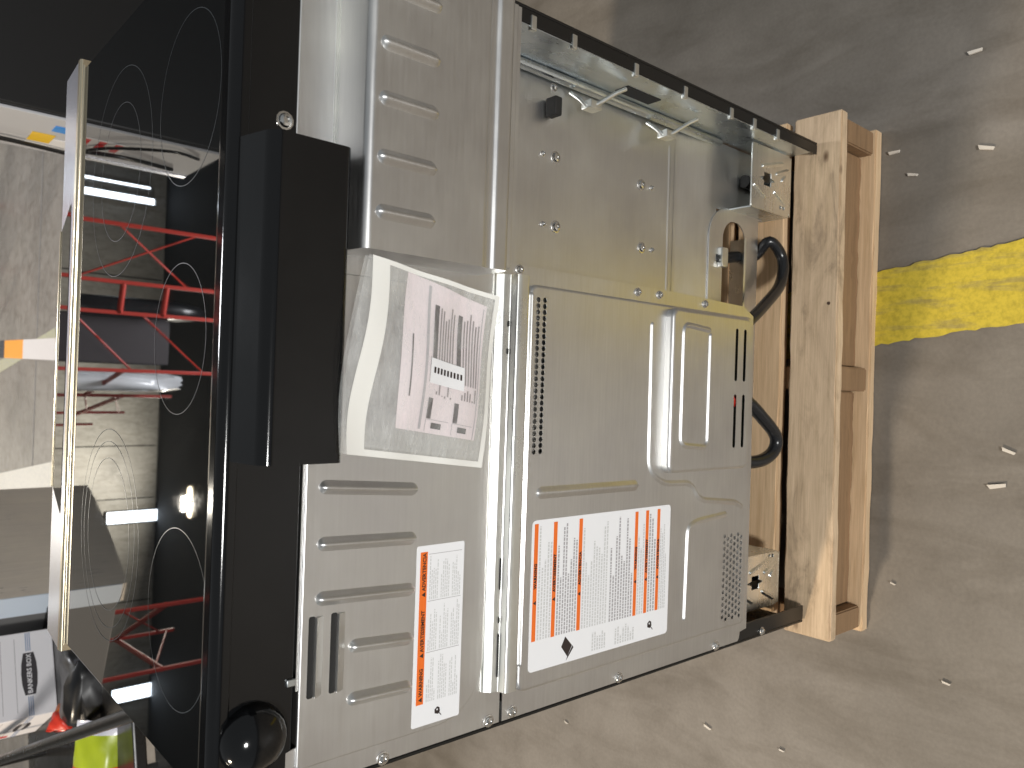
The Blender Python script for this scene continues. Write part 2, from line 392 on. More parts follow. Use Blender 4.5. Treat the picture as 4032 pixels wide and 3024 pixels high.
# wood chips and litter near the pallet
for i, (x, y, l) in enumerate(((1860, 1395, 0), (2108, 112, .010), (2132, 320, .011), (1973, 378, .008), (1933, 330, .009), (2155, 1050, .012), (2180, 975, .009), (2045, 1475, .006), (1225, 1560, .005), (1530, 1570, .008), (1690, 1620, .005), (1930, 1260, .004))):
    if not l: continue
    c = atz(x, y); a = random.uniform(-0.6, 0.6)+1.3
    d = Vector((math.cos(a), math.sin(a), 0)); e = Vector((-d.y, d.x, 0))*0.28
    vs = [c+(d*sx+e*sy)*l+Vector((0, 0, zz)) for zz in (0.001, 0.004) for sx, sy in ((-1, -.7), (1.1, -1), (.8, 1), (-.9, .8))]
    o = mesh('wood_chip', vs, [(0, 1, 2, 3)[::-1], (4, 5, 6, 7), (0, 1, 5, 4), (1, 2, 6, 5), (2, 3, 7, 6), (3, 0, 4, 7)], CHIP)
    tag(o, 'tiny pale wood splinter lying on the grey concrete floor', 'wood chip', 'wood splinters on the floor')
YW = 20.0
wall = struct(box('wall_far', -16, 16, YW, YW+0.2, 0, 7.10, WALL))
for x in (-5.6, -3.05, -1.75, 2.4, 5.4): box('wall_joint', x-0.012, x+0.012, YW-0.006, YW+0.01, 0, 7.05, DARK, wall)
struct(box('ceiling', -16, 16, 8.5, YW+0.2, 7.11, 7.25, CEIL))
def wpt(az, el, Y):   # a point seen in the cooktop, as direction from the mirrored eye
    d = (Y-CAM.y)/math.cos(R(az)); return CAM.x+d*math.sin(R(az)), Y, 0.811+d*math.tan(R(el))
for lab, az0, az1, e0, e1 in (('tall bright wall lamp above the stainless refrigerator', -9.95, -9.2, 13.9, 17.0), ('tall bright wall lamp above the white storage box', -21.3, -20.5, 13.8, 16.6), ('slim bright wall lamp beside the black refrigerator', 11.75, 12.15, 11.0, 15.9), ('slimmest wall lamp, nearer the black refrigerator', 12.75, 12.88, 11.0, 15.6)):
    x0, _, z0 = wpt(az0, e0, YW-.1); x1, _, z1 = wpt(az1, e1, YW-.1)
    L_ = empty('wall_lamp', ((x0+x1)/2, YW-.08, z0), lab, 'wall lamp')
    cx = (x0+x1)/2; hw = abs(x1-x0)/2
    box('housing', -hw-.03, hw+.03, -0.02, 0.08, -.03, z1-z0+.03, FRSIDE, L_, 0.01); box('tube', -hw, hw, -0.05, -0.015, 0, z1-z0, TUBE, L_, 0.01)
x, y, z = wpt(-8.87, 19.3, 17.3)
for k, sx in enumerate((-.2, .2)):
    L_ = empty('ceiling_lamp', (x+sx, y, 7.11), 'round warm ceiling lamp, one of a pair under the dark ceiling', 'ceiling lamp', 'pair of warm ceiling lamps')
    vs, fs = lathe([(0.20, 0.0), (0.20, 0.06), (0.17, 0.10)], 20)
    o = mesh('housing', [(a, c, -abs(b)) for a, b, c in vs], fs, FRSIDE, L_)
    o = mesh('bulb', [(a*0.85, c*0.85, -abs(b)-0.02) for a, b, c in vs], fs+[tuple(range(40, 60))], WARM, L_)

# ------------------------------------------------------------------ pallet racks seen in the cooktop
def rack(name, posts, h, label, braces, beams):
    r = empty(name, (posts[0][0], posts[0][1], 0), label, 'pallet rack')
    bx, by = posts[0]
    for i, (x, y) in enumerate(posts):
        ww = 0.046
        box('post', x-bx-ww/2, x-bx+ww/2, y-by-ww/2, y-by+ww/2, 0, h, RACKRED, r, 0.006)
    for i, j, z0, z1 in braces:
        a = Vector((posts[i][0]-bx, posts[i][1]-by, z0)); b = Vector((posts[j][0]-bx, posts[j][1]-by, z1)); tube('brace', [a, (a+b)/2, b], 0.013, RACKRED, r, 6)
    for i, j, z0 in beams:
        a = Vector((posts[i][0]-bx, posts[i][1]-by, z0)); b = Vector((posts[j][0]-bx, posts[j][1]-by, z0)); tube('beam', [a, (a+b)/2, b], 0.035, RACKRED, r, 6)
    return r
def pa(az, d): return (CAM.x+d*math.sin(R(az)), CAM.y+d*math.cos(R(az)))
rack('pallet_rack', [pa(10.15, 10.0), pa(6.32, 10.2), pa(4.25, 10.3), pa(0.35, 10.6), pa(-1.36, 12.5), pa(-2.5, 15.0), pa(-3.28, 17.2)], 4.8, 'long row of red steel pallet racking beside the black refrigerator',
     [(0, 1, 3.3, 4.2), (0, 1, 4.2, 2.9), (2, 3, 2.9, 3.7), (2, 3, 3.7, 4.6), (4, 5, 4.0, 4.7), (4, 5, 3.6, 4.2)], [(1, 2, 3.45), (1, 2, 3.95), (1, 2, 4.65), (3, 4, 3.6), (5, 6, 4.1), (4, 5, 4.1)])
rack('pallet_rack', [pa(-15.7, 10.3), pa(-17.4, 12.6), pa(-19.8, 10.6)], 4.8, 'short red rack bay behind the storage box', [(0, 1, 3.5, 4.6), (1, 2, 4.7, 3.9)], [(0, 1, 4.0), (1, 2, 4.0)])
# goods on the racks
def lumpy(name, c, s, mtl, parent=None, seed=1, amp=0.12, sub=3):
    bm = bmesh.new(); bmesh.ops.create_icosphere(bm, subdivisions=sub, radius=1); rnd = random.Random(seed)
    ph = [(rnd.uniform(1, 5), rnd.uniform(1, 5), rnd.uniform(1, 5), rnd.uniform(0, 6)) for _ in range(7)]
    for v in bm.verts:
        p = v.co.normalized(); k = 1+amp*sum(math.sin(a*p.x*2+b*p.y*2+c_*p.z*2+d) for a, b, c_, d in ph)/3
        e = [math.copysign(abs(q)**0.6, q) for q in p]; v.co = Vector((e[0]*s[0]*k, e[1]*s[1]*k, e[2]*s[2]*k))+Vector(c)
    return from_bm(name, bm, mtl, parent, True, 80)
tag(lumpy('wrapped_bundle', (-0.10, 11.2, 3.75), (0.15, 0.35, 0.95), WRAP, None, 3, 0.10), 'bundle in shiny white stretch wrap hanging in the red racking', 'wrapped bundle')
tag(lumpy('black_drape', (0.86, 10.4, 3.7), (0.13, 0.3, 1.0), BAGBLK, None, 4, 0.08), 'black sheeting hung behind a red rack post', 'sheeting')
def crate(label, az, d, z0, w_, h_, mtl):
    x, y = pa(az, d); o = box('dark_crate', -w_/2, w_/2, -.4, .4, 0, h_, mtl, None, 0.02); o.location = (x, y, z0); tag(o, label, 'crate')
crate('tall dark crate stored between red rack posts', 2.35, 11.5, 1.2, 0.62, 3.1, mat('crate_dark', (0.05, 0.042, 0.045), 0.6))

# ------------------------------------------------------------------ black refrigerator beyond the range, grey back with cord and labels
F1 = empty('refrigerator', (0.70, 1.885, 0), 'tall black refrigerator with grey back panel and dangling cords', 'refrigerator')
box('cabinet', 0.004, 0.95, 0.0, 0.42, 0.05, 1.76, BLKFR, F1, 0.006)
bp = box('back_panel', -0.006, 0.003, 0.02, 0.40, 0.06, 1.752, FRBACK, F1, 0.002)
box('trim_strip', -0.010, -0.0065, 0.37, 0.40, 0.06, 1.75, BRIGHT, bp)
box('wiring_label', -0.008, -0.0065, 0.14, 0.26, 1.36, 1.50, WHITE, bp); 
for k in range(3): box('label_bar', -0.0092, -0.0082, 0.15, 0.25, 1.375+k*0.045, 1.395+k*0.045, REDT, bp)
box('paper_label', -0.008, -0.0065, 0.24, 0.34, 0.66, 0.86, WHITE, bp); box('paper_label', -0.0085, -0.0068, 0.20, 0.30, 0.80, 0.86, mat('yellow_label', (0.85, 0.55, 0.03), 0.5), bp)
box('tape_strip', -0.0085, -0.0065, 0.09, 0.15, 0.72, 0.82, mat('blue_tape', (0.01, 0.25, 0.75), 0.35), bp)
tube('cord', [(-.012, .30, 1.68), (-.02, .24, 1.5), (-.02, .30, 1.3), (-.02, .36, 1.15), (-.02, .30, 0.95), (-.02, .36, 0.6)], 0.007, RUBBER, F1, 8)
tube('cord', [(-.012, .10, 1.70), (-.02, .05, 1.6), (-.02, .16, 1.45), (-.02, .30, 1.38)], 0.005, RUBBER, F1, 8)

# ------------------------------------------------------------------ stainless refrigerator on the far left
ca, cb = Vector((-0.843, 2.69)), Vector((-0.534, 3.36)); dn = (cb-ca).normalized(); ls = Vector((-dn.y, dn.x))
F2 = empty('refrigerator', (ca.x, ca.y, 0), 'stainless steel refrigerator with grey side behind the white storage box', 'refrigerator')
F2.rotation_euler = (0, 0, math.atan2(dn.y, dn.x)); ln = (cb-ca).length
def rounded_door(name, z0, z1):
    prof = []; n = 14
    for i in range(n+1):
        u = i/n; prof.append((u*ln, -0.030*math.sin(math.pi*u)**0.6))
    bm = bmesh.new(); lo = [bm.verts.new((p[0], p[1], z0)) for p in prof]; hi = [bm.verts.new((p[0], p[1], z1)) for p in prof]
    lb = [bm.verts.new((ln, 0.085, z)) for z in (z0, z1)]; la = [bm.verts.new((0, 0.085, z)) for z in (z0, z1)]
    for i in range(n): bm.faces.new((lo[i], lo[i+1], hi[i+1], hi[i]))
    bm.faces.new((lo[n], lb[0], lb[1], hi[n])); bm.faces.new((la[0], lo[0], hi[0], la[1]))
    bm.faces.new(hi+[lb[1], la[1]]); bm.faces.new((lo+[lb[0], la[0]])[::-1]); bm.faces.new((lb[0], la[0], la[1], lb[1]))
    return from_bm(name, bm, m_st, F2, True, 35)
rounded_door('door', 0.46, 1.72); rounded_door('freezer_door', 0.08, 0.45)
box('cabinet', 0.004, ln-0.004, 0.09, 0.70, 0.03, 1.70, FRSIDE, F2, 0.004)
box('door_edge', -0.006, -0.001, 0.0, 0.085, 0.48, 1.705, BLUEWHITE, F2)

# ------------------------------------------------------------------ white storage box on a black cart with packets
def ground(az, d): return Vector((CAM.x+d*math.sin(R(az)), CAM.y+d*math.cos(R(az))))
c0, c1 = ground(-21.0, 3.30), ground(-16.25, 3.30); dx = (c1-c0).normalized(); bw = (c1-c0).length
zb = 1.297-3.30*math.tan(R(10.95))
B = empty('storage_box', (c0.x, c0.y, zb), 'white cardboard storage box with oval black brand mark and lid', 'storage box')
B.rotation_euler = (0, 0, R(29)); bw = 0.292
box('carton', 0, bw, 0, 0.40, 0, 0.255, CARD, B, 0.003); box('lid', -0.006, bw+.006, -0.006, 0.406, 0.20, 0.262, CARD, B, 0.003)
zl = 0.078
def logo(fn, par_w):
    pts = [(par_w*0.5+sx*0.072, zl+sz) for sx, sz in ((-1, -.016), (-.5, -.023), (0, -.025), (.5, -.023), (1, -.016), (1, .016), (.5, .023), (0, .025), (-.5, .023), (-1, .016))]
    l = plate('brand_mark', pts, -0.0005, 0.0008, BOXINK, B, fn=fn)
    text('brand_text', 'BANKERS BOX', par_w*0.5, -0.0007, zl-0.007, 0.0205, CARD, B, fn=fn, align='CENTER', bold=0.0004)
    for x0, x1 in ((0.004, par_w*0.5-0.078), (par_w*0.5+0.078, par_w-0.004)):
        for dz in (-.006, .0, .006): plate('printed_line', [(x0, zl+dz-.0015), (x1, zl+dz-.0015), (x1, zl+dz+.0015), (x0, zl+dz+.0015)], -0.0005, 0.0008, BOXBLUE, B, fn=fn)
    for zz in (0.118, 0.160): plate('printed_line', [(0.02, zz), (par_w-.02, zz), (par_w-.02, zz+.0018), (0.02, zz+.0018)], -0.0005, 0.0008, GREYINK, B, fn=fn)
logo(None, bw)
side = lambda c: Vector((c.y, 0.40-c.x, c.z))
logo(side, 0.40)
plate('red_tape', [(0.02, 0.10), (0.06, 0.10), (0.10, 0.26), (0.06, 0.26)], -0.0005, 0.0008, REDT, B, fn=side)
C = empty('utility_cart', (-1.16, 2.55, 0), 'black utility cart carrying the white storage box', 'cart')
C.rotation_euler = (0, 0, 0.33)
box('shelf', -0.42, 0.30, -0.95, 0.50, zb-0.035, zb-0.001, DULLBLK, C, 0.006); box('shelf', -0.42, 0.30, -0.95, 0.50, 0.16, 0.19, DULLBLK, C, 0.006)
for sx in (-0.40, 0.28):
    for sy in (-0.93, 0.48): box('post', sx-.016, sx+.016, sy-.016, sy+.016, 0.06, zb-0.03, DULLBLK, C, 0.004)
h0, h1 = atz(-20, 1638, zb+0.26), atz(215, 1555, zb+0.14)
tag(lumpy('black_plastic_bag', atz(300/1.0*0.6, 1480, zb+.02)+Vector((0, 0, -.03)), (0.12, 0.12, 0.09), BAGBLK, None, 9, 0.16), 'crumpled black plastic bag beside the white storage box', 'plastic bag')
def packet(name, c, s, rot, cols, label, seed):
    r = empty(name, c, label, 'snack packet'); r.rotation_euler = rot
    rnd = random.Random(seed); n, k = 16, 10; W_, H_ = s
    def P(i, j, sd):
        u, v = i/n, j/k; pf = (max(0, math.sin(math.pi*u))**0.5)*(max(0, math.sin(math.pi*v))**0.55)
        return ((u-.5)*W_, (v-.5)*H_, sd*(0.035*pf+0.004*math.sin(u*19+seed)*math.sin(v*13)))
    lo = 0
    for mi, (f, m_) in enumerate(cols):
        hi = max(lo+1, int(round(n*f))); vs, fs = [], []
        for sd in (1, -1):
            b0 = len(vs)
            for i in range(lo, hi+1):
                for j in range(k+1): vs.append(P(i, j, sd))
            for i in range(hi-lo):
                for j in range(k):
                    a = b0+i*(k+1)+j; fs.append((a, a+k+1, a+k+2, a+1)[::sd])
        mesh('wrapper_panel', vs, fs, m_, r, True, 80); lo = hi
    return r
GRN = mat('packet_green', (0.36, 0.45, 0.02), 0.3); YEL = mat('packet_yellow', (0.80, 0.60, 0.12), 0.3); PWH = mat('packet_white', (0.72, 0.72, 0.80), 0.25); PRED = mat('packet_red', (0.62, 0.04, 0.02), 0.3); PORG = mat('packet_orange', (0.72, 0.16, 0.02), 0.3)
packet('snack_packet', atz(205, 1668, zb+0.045), (0.27, 0.135), (0.75, 0.1, 0.15), [(0.1, YEL), (0.42, PWH), (0.55, PRED), (0.9, GRN), (1.0, PWH)], 'white and green snack packet with a red band', 2)
packet('snack_packet', atz(212, 1630, zb+0.03)+Vector((0, 0.05, 0)), (0.15, 0.10), (0.9, 0.2, 0.5), [(0.4, PORG), (0.6, PRED), (1.0, YEL)], 'orange and red snack packet behind the black bar', 5)
packet('snack_packet', atz(140, 1548, zb+0.03), (0.10, 0.08), (1.1, 0.5, 0.9), [(0.5, PRED), (1.0, PORG)], 'small dark red snack packet under the storage box', 8)
ra, rb_ = atz(-60, 1663, 0.88), atz(430, 1493, 0.88)
BR = empty('guard_rail', (ra.x, ra.y, 0), 'black tubular rail passing in front of the snack packets', 'rail')
tube('bar', [Vector((0, 0, 0.88)), (rb_-ra)/2+Vector((0, 0, 0.88)), (rb_-ra)+Vector((0, 0, 0.88))], 0.0135, DULLBLK, BR)
for q in (Vector((0, 0, 0)), Vector((rb_.x-ra.x, rb_.y-ra.y, 0))): tube('post', [q, q+Vector((0, 0, 0.44)), q+Vector((0, 0, 0.885))], 0.0135, DULLBLK, BR)

# ------------------------------------------------------------------ pallet
PT = 0.130
PAL = empty('wooden_pallet', (0, 0, 0), 'rough pine pallet under the range', 'pallet')
def board(name, x0, x1, y0, y1, z0, z1, mtl, seed=0, skew=0.0):
    bm = bmesh.new(); bmesh.ops.create_cube(bm, size=1); rnd = random.Random(seed)
    for v in bm.verts: v.co = Vector(((x0+x1)/2+v.co.x*(x1-x0), (y0+y1)/2+v.co.y*(y1-y0)+skew*v.co.x, (z0+z1)/2+v.co.z*(z1-z0)))
    bmesh.ops.bevel(bm, geom=bm.edges[:], offset=0.0022, segments=2, affect='EDGES')
    ed = [e for e in bm.edges if abs(e.verts[0].co.x-e.verts[1].co.x) > 0.2]
    bmesh.ops.subdivide_edges(bm, edges=ed, cuts=24)
    for v in bm.verts:
        if x1-x0 > 0.2 and x0+0.01 < v.co.x < x1-0.01: v.co.y += rnd.uniform(-.0010, .0010); v.co.z += rnd.uniform(-.0004, .0004)
    return from_bm(name, bm, mtl, PAL, True, 30)
board('deck_board', -0.400, 0.424, -0.040, 0.039, PT-0.019, PT, PINED, 1, 0.006)
board('deck_board', -0.400, 0.424, 0.055, 0.142, PT-0.020, PT-0.001, PINE, 2)
for k in range(5): board('deck_board', -0.400, 0.424, 0.156+k*0.104, 0.250+k*0.104, PT-0.020, PT, PINE, 3+k)
board('bottom_board', -0.404, 0.418, -0.042, 0.030, 0.0, 0.020, PINE, 11)
for k in range(2): board('bottom_board', -0.404, 0.418, 0.25+k*0.30, 0.35+k*0.30, 0.0, 0.020, PINE, 12+k)
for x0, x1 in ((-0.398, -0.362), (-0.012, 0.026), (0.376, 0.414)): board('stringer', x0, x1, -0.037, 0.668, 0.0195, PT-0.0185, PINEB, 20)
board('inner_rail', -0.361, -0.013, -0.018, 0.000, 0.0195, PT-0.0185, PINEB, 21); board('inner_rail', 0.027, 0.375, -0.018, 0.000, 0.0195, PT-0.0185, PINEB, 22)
_nail = None
for x, y in ((1802, 800), (1835, 802), (1790, 655), (1705, 540)):
    p = atz(x, y, PT); vs, fs = lathe([(0.0028, 0.0), (0.0028, 0.0008), (0.0001, 0.001)], 8)
    if _nail is None:
        _nail = bpy.data.meshes.new('nail'); _nail.from_pydata([(a, c, -b) for a, b, c in vs], [], fs); _nail.materials.append(mat('nail_rust', (0.08, 0.045, 0.03), 0.6))
    if -0.03 < p.y < 0.036:
        o = bpy.data.objects.new('nail', _nail); COL.objects.link(o); o.location = (p.x, p.y, PT-0.0003); o.parent = PAL

# ------------------------------------------------------------------ the range
RG = empty('kitchen_range', (0, 0, 0), 'black slide-in electric range seen from its galvanised steel back', 'range')
W2 = 0.378; ZG = 1.054; ZBOT = 0.134
# side panels with folded rear flanges
sl = box('side_panel', -W2, -W2+0.0035, 0.0, 0.60, ZBOT, 1.046, DULLBLK, RG, 0.001)
box('rear_flange', -W2+0.0036, -W2+0.026, 0.0, 0.003, ZBOT, 0.99, DULLBLK, sl, 0.001)
sr = box('side_panel', W2-0.0035, W2, 0.0, 0.60, ZBOT, 1.046, DULLBLK, RG, 0.001)
box('rear_flange', W2-0.0185, W2-0.0036, 0.0, 0.0035, ZBOT, 0.99, DULLBLK, sr, 0.001)
iw = box('inner_wall', W2-0.0205, W2-0.019, 0.0005, 0.118, 0.155, 0.80, ZINCB, RG, 0.0005)
box('wall_slot', W2-0.0215, W2-0.0202, 0.030, 0.052, 0.490, 0.556, DARK, iw, 0.0005)
box('inner_bead', W2-0.030, W2-0.0204, 0.060, 0.074, 0.30, 0.79, ZINCB, iw, 0.004)
for z in (0.746, 0.684, 0.577, 0.479, 0.374, 0.316, 0.253):
    box('flange_tab', W2-0.024, W2-0.008, -0.0018, 0.004, z-0.004, z+0.004, ZINC, sr, 0.0012)
for z in (0.60, 0.45):
    tube('wire_hook', [(0.345, 0.075, z+0.012), (0.335, 0.062, z+0.010), (0.325, 0.05, z), (0.345, 0.035, z-0.028), (0.352, 0.03, z-0.040)], 0.0028, ZINC, iw, 8)
    box('hook_tab', 0.322, 0.332, 0.045, 0.062, z-0.014, z+0.006, ZINC, iw, 0.001)
box('black_clip', 0.305, 0.328, 0.060, 0.078, 0.640, 0.652, DARK, iw, 0.002); screw(0.334, 0.658, 0.058, 0.004, iw)
# oven body behind, dark inside
box('oven_body', -0.352, 0.352, 0.100, 0.56, 0.345, 1.030, GALV, RG, 0.006)
rb = plate('lower_back_panel', rrect(-0.352, 0.3555, 0.335, 0.815, 0.006), 0.080, 0.002, GALV, RG)
for x, z, s in ((0.261, 0.63, 1), (0.176, 0.626, 1), (0.26, 0.465, -1), (0.174, 0.46, -1)):
    screw(x, z, 0.080, 0.0062, rb); screw(x, z+s*0.022, 0.080, 0.0028, rb, 'rivet')
sweep_x('sloped_step', [(0.0796, 0.392), (0.0793, 0.385), (0.0705, 0.322), (0.0703, 0.300)], 0.02, 0.3555, GALV, rb, 0.03)
plate('corner_sheet', [(0.2555, 0.172), (0.3555, 0.172), (0.3555, 0.306), (0.2555, 0.306)], 0.0706, 0.001, GALV, rb)
bead('pressed_step', [(0.325, 0.404), (0.105, 0.402)], 0.007, 0.0009, 0.080, GALV, rb)
# base rail with cable slot
slot = rrect(0.02, 0.242, 0.222, 0.283, (0.0, 0.029, 0.029, 0.0), 8)
br = plate('base_rail', rrect(-0.34, 0.259, 0.186, 0.318, (0, 0, 0.045, 0), 8), 0.0685, 0.0016, GALV, RG, holes=[slot])
sweep_x('slot_lip', [(0.0683, 0.224), (0.0670, 0.2185), (0.0720, 0.2150), (0.100, 0.2150)], 0.02, 0.222, ZINC, br, 0.003)
box('cable_clamp', 0.168, 0.198, 0.062, 0.072, 0.276, 0.293, ZINC, br, 0.002)
# corner leg brackets
def bracket(sx, x0, x1, nm='leg_bracket'):
    xm = (x0+x1)/2; hole = [(xm-.010, .216), (xm-.003, .216), (xm, .204), (xm+.003, .216), (xm+.010, .216), (xm+.010, .236), (xm+.003, .236), (xm, .250), (xm-.003, .236), (xm-.010, .236)]
    b = plate(nm, rrect(x0, x1, 0.160, 0.270, (0.008, 0.008, 0.004, 0.004)), 0.030, 0.0022, ZINC, RG, holes=[hole, circle(xm+sx*0.036, 0.178, 0.0030), circle(xm+sx*0.036, 0.187, 0.0030)], bev=0.0006)
    for k, (dx_, z0, z1) in enumerate(((-.030, .176, .205), (.024, .170, .200), (.032, .186, .240), (-.028, .235, .262), (.012, .178, .184))):
        bead('pressed_rib', [(xm+dx_, z0), (xm+dx_*0.55, z1)], 0.008, 0.0028, 0.030, ZINC, b)
    box('bracket_foot', x0+.002, x1-.002, 0.030, 0.10, 0.158, 0.1605, ZINC, b); box('bracket_side', x0 if sx < 0 else x1-.002, x0+.002 if sx < 0 else x1, 0.0325, 0.10, 0.162, 0.268, ZINCB, b)
    cyl = tube('levelling_leg', [(xm, 0.062, PT-0.0005), (xm, 0.062, 0.15), (xm, 0.062, 0.24)], 0.010, DULLBLK, b, 12)
    box('packing_block', xm-.03, xm+.03, 0.075, 0.12, PT-0.0003, 0.158, PINE, b)
    return b
bracket(-1, 0.258, 0.3555); bracket(1, -0.352, -0.268)
# upper left back panel
ULY = 0.0
ul = plate('upper_back_panel', [(-0.3725, 0.764), (0.372, 0.764), (0.372, 0.993), (-0.288, 0.993), (-0.288, 0.974), (-0.330, 0.970), (-0.338, 1.0), (-0.3725, 1.0)], -0.0016, 0.0014, GALV, RG)
VH = [rrect(-0.295, -0.226, 0.9775, 0.9855, 0.003), rrect(-0.295, -0.226, 0.9560, 0.9640, 0.003)]
up = plate('raised_field', rrect(-0.355, 0.070, 0.790, 0.9915, (0.055, 0.01, 0.004, 0.004), 9), -0.0040, 0.0030, GALV, ul, bev=0.0016, seg=3)
for pts in (((-.116, .972), (-.123, .884)), ((-.165, .972), (-.169, .884)), ((-.212, .972), (-.217, .884)), ((-.259, .938), (-.263, .884)), ((-.306, .938), (-.308, .884))):
    bead('pressed_rib', pts, 0.0140, 0.0062, -0.0039, GALV, ul)
for z in (0.9800, 0.9590):
    dk = plate('louvre_slot', rrect(-0.296, -0.226, z-0.0018, z+0.0042, 0.002), -0.0043, 0.0004, DARK, ul)
    a, b, zt, zl_ = -0.295, -0.227, z-0.0016, z-0.0100
    mesh('louvre_hood', [(a, -0.0042, zt), (a, -0.0085, zt), (b, -0.0085, zt), (b, -0.0042, zt), (a, -0.0040, zl_), (b, -0.0040, zl_)], [(0, 3, 2, 1), (1, 2, 5, 4), (0, 1, 4), (2, 3, 5)], GALV, ul)
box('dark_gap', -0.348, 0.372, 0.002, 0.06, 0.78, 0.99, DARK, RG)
# warning label on the upper panel
def fine_print(name, x0, x1, z0, z1, rows, y, mtl, parent, seed, ragged=0.35, fn=None):
    rnd = random.Random(seed); vs, fs = [], []; dz = (z1-z0)/rows
    for r_ in range(rows):
        zc = z0+(r_+0.5)*dz; end = x1-(x1-x0)*(rnd.random()*ragged if rnd.random() < 0.7 else rnd.random()*0.8); x = x0
        while x < end:
            l = rnd.uniform(0.0016, 0.0045); e = min(end, x+l); k = len(vs)
            for px, pz in ((x, zc-dz*.27), (e, zc-dz*.27), (e, zc+dz*.27), (x, zc+dz*.27)):
                c = Vector((px, y, pz)); vs.append(fn(c) if fn else c)
            fs.append((k, k+1, k+2, k+3)); x = e+0.0009
    o = mesh(name, vs, fs, mtl, parent); o['kind'] = 'stuff'; return o
LY = -0.0046
def tri(x, z, s, y, mtl, parent, nm='alert_triangle'): return plate(nm, [(x-s*.55, z), (x+s*.55, z), (x, z+s)], y, 0.0002, mtl, parent)
def burn_icon(x, z, s, y, parent):
    i = plate('hazard_icon', [(x-.55*s, z-.2*s), (x-.2*s, z-.5*s), (x+.35*s, z-.4*s), (x+.55*s, z), (x+.2*s, z+.45*s), (x-.35*s, z+.4*s)], y, 0.0002, INK, parent, holes=[circle(x+.12*s, z, .15*s, 8)])
    plate('icon_flame', [(x-.9*s, z-.75*s), (x-.7*s, z-.72*s), (x-.2*s, z-.25*s), (x-.3*s, z-.18*s)], y, 0.0002, INK, parent)
    return i
l1 = plate('warning_label', rrect(-0.350, -0.178, 0.8190, 0.8755, 0.002), -0.0043, 0.0003, WHITE, ul)
l1['label'] = 'white warning sticker with orange header'
plate('orange_header', [(-0.329, 0.8630), (-0.184, 0.8630), (-0.184, 0.8712), (-0.329, 0.8712)], LY, 0.0002, ORANGE, l1)
for s_, x in (('WARNING', -0.321), ('AVERTISSEMENT', -0.279), ('ADVERTENCIA', -0.221)):
    tri(x-0.0035, 0.8647, 0.0042, LY-.0002, INK, l1); text('label_text', s_, x, LY-.0001, 0.8648, 0.0054, INK, l1, bold=0.00012)
for k, (x0, x1) in enumerate(((-.328, -.282), (-.279, -.233), (-.230, -.188))):
    for c, (z0, z1) in enumerate(((.8225, .8335), (.8360, .8470), (.8495, .8605))): fine_print('fine_print', x0, x1, z0, z1, 5, LY, PALEINK, l1, 10*k+c)
    plate('rule_line', [(x1+.0012, .822), (x1+.0016, .822), (x1+.0016, .8615), (x1+.0012, .8615)], LY, 0.0002, GREYINK, l1)
burn_icon(-0.339, 0.846, 0.0068, LY, l1)
# stepped duct cover on the right
dc = sweep_x('duct_cover', [(0.0005, 1.010), (-0.0025, 1.010), (-0.0025, 0.975), (-0.046, 0.970), (-0.050, 0.966), (-0.050, 0.8435), (-0.0475, 0.840), (-0.0475, 0.834), (-0.050, 0.831), (-0.050, 0.8155), (-0.046, 0.812), (0.0, 0.812)], 0.086, 0.3765, GALV, RG, 0.0035, True)
sweep_x('bend_highlight', [(-0.0015, 0.9765), (-0.0062, 0.9765), (-0.0062, 0.9715), (-0.0015, 0.9715)], 0.088, 0.375, ZINC, dc, 0.0, True)
for x, dx_ in ((0.307, .003), (0.2595, .001), (0.213, -.001), (0.164, -.004), (0.118, -.006)):
    bead('pressed_rib', [(x, 0.953), (x, 0.907)], 0.0145, 0.0050, -0.0499, GALV, dc)
screw(0.366, 0.822, -0.050, 0.0055, dc)
box('lower_lip', 0.098, 0.372, -0.004, 0.001, 0.770, 0.8115, GALV, RG, 0.001)
# black rear trim, rear lip, vent box, dome cap
tr_ = box('rear_trim', -0.3775, 0.3775, -0.0015, 0.030, 0.995, 1.052, ENAMEL, RG, 0.0015)
sweep_x('rear_lip', [(0.028, 1.052), (0.028, 1.060), (0.020, 1.0655), (0.002, 1.0655), (-0.0035, 1.060), (-0.0035, 1.050), (0.0, 1.050)], -0.379, 0.379, ENAMEL, tr_, 0.004, True)
vb_ = sweep_x('vent_box', [(-0.002, 1.0585), (-0.040, 1.050), (-0.046, 1.044), (-0.046, 0.984), (-0.042, 0.980), (-0.002, 0.980)], -0.091, 0.166, ENAMEL, RG, 0.004, True)
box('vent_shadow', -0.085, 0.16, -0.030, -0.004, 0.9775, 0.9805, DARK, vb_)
screw(0.189, 1.020, -0.0015, 0.0062, tr_); screw(-0.3695, 0.904, -0.0016, 0.0052, ul); screw(-0.3675, 0.778, -0.0016, 0.0052, ul)
vs, fs = lathe([(0.028, -0.002), (0.028, 0.004), (0.0265, 0.010), (0.022, 0.017), (0.014, 0.0225), (0.006, 0.0245), (0.0001, 0.025)], 24)
cap = mesh('dome_cap', vs, fs, ENAMEL, RG, True, 60); cap.location = (-0.316, -0.001, 1.030)
box('metal_tab', -0.282, -0.276, -0.004, 0.0, 0.994, 1.002, ZINCB, RG, 0.0008)
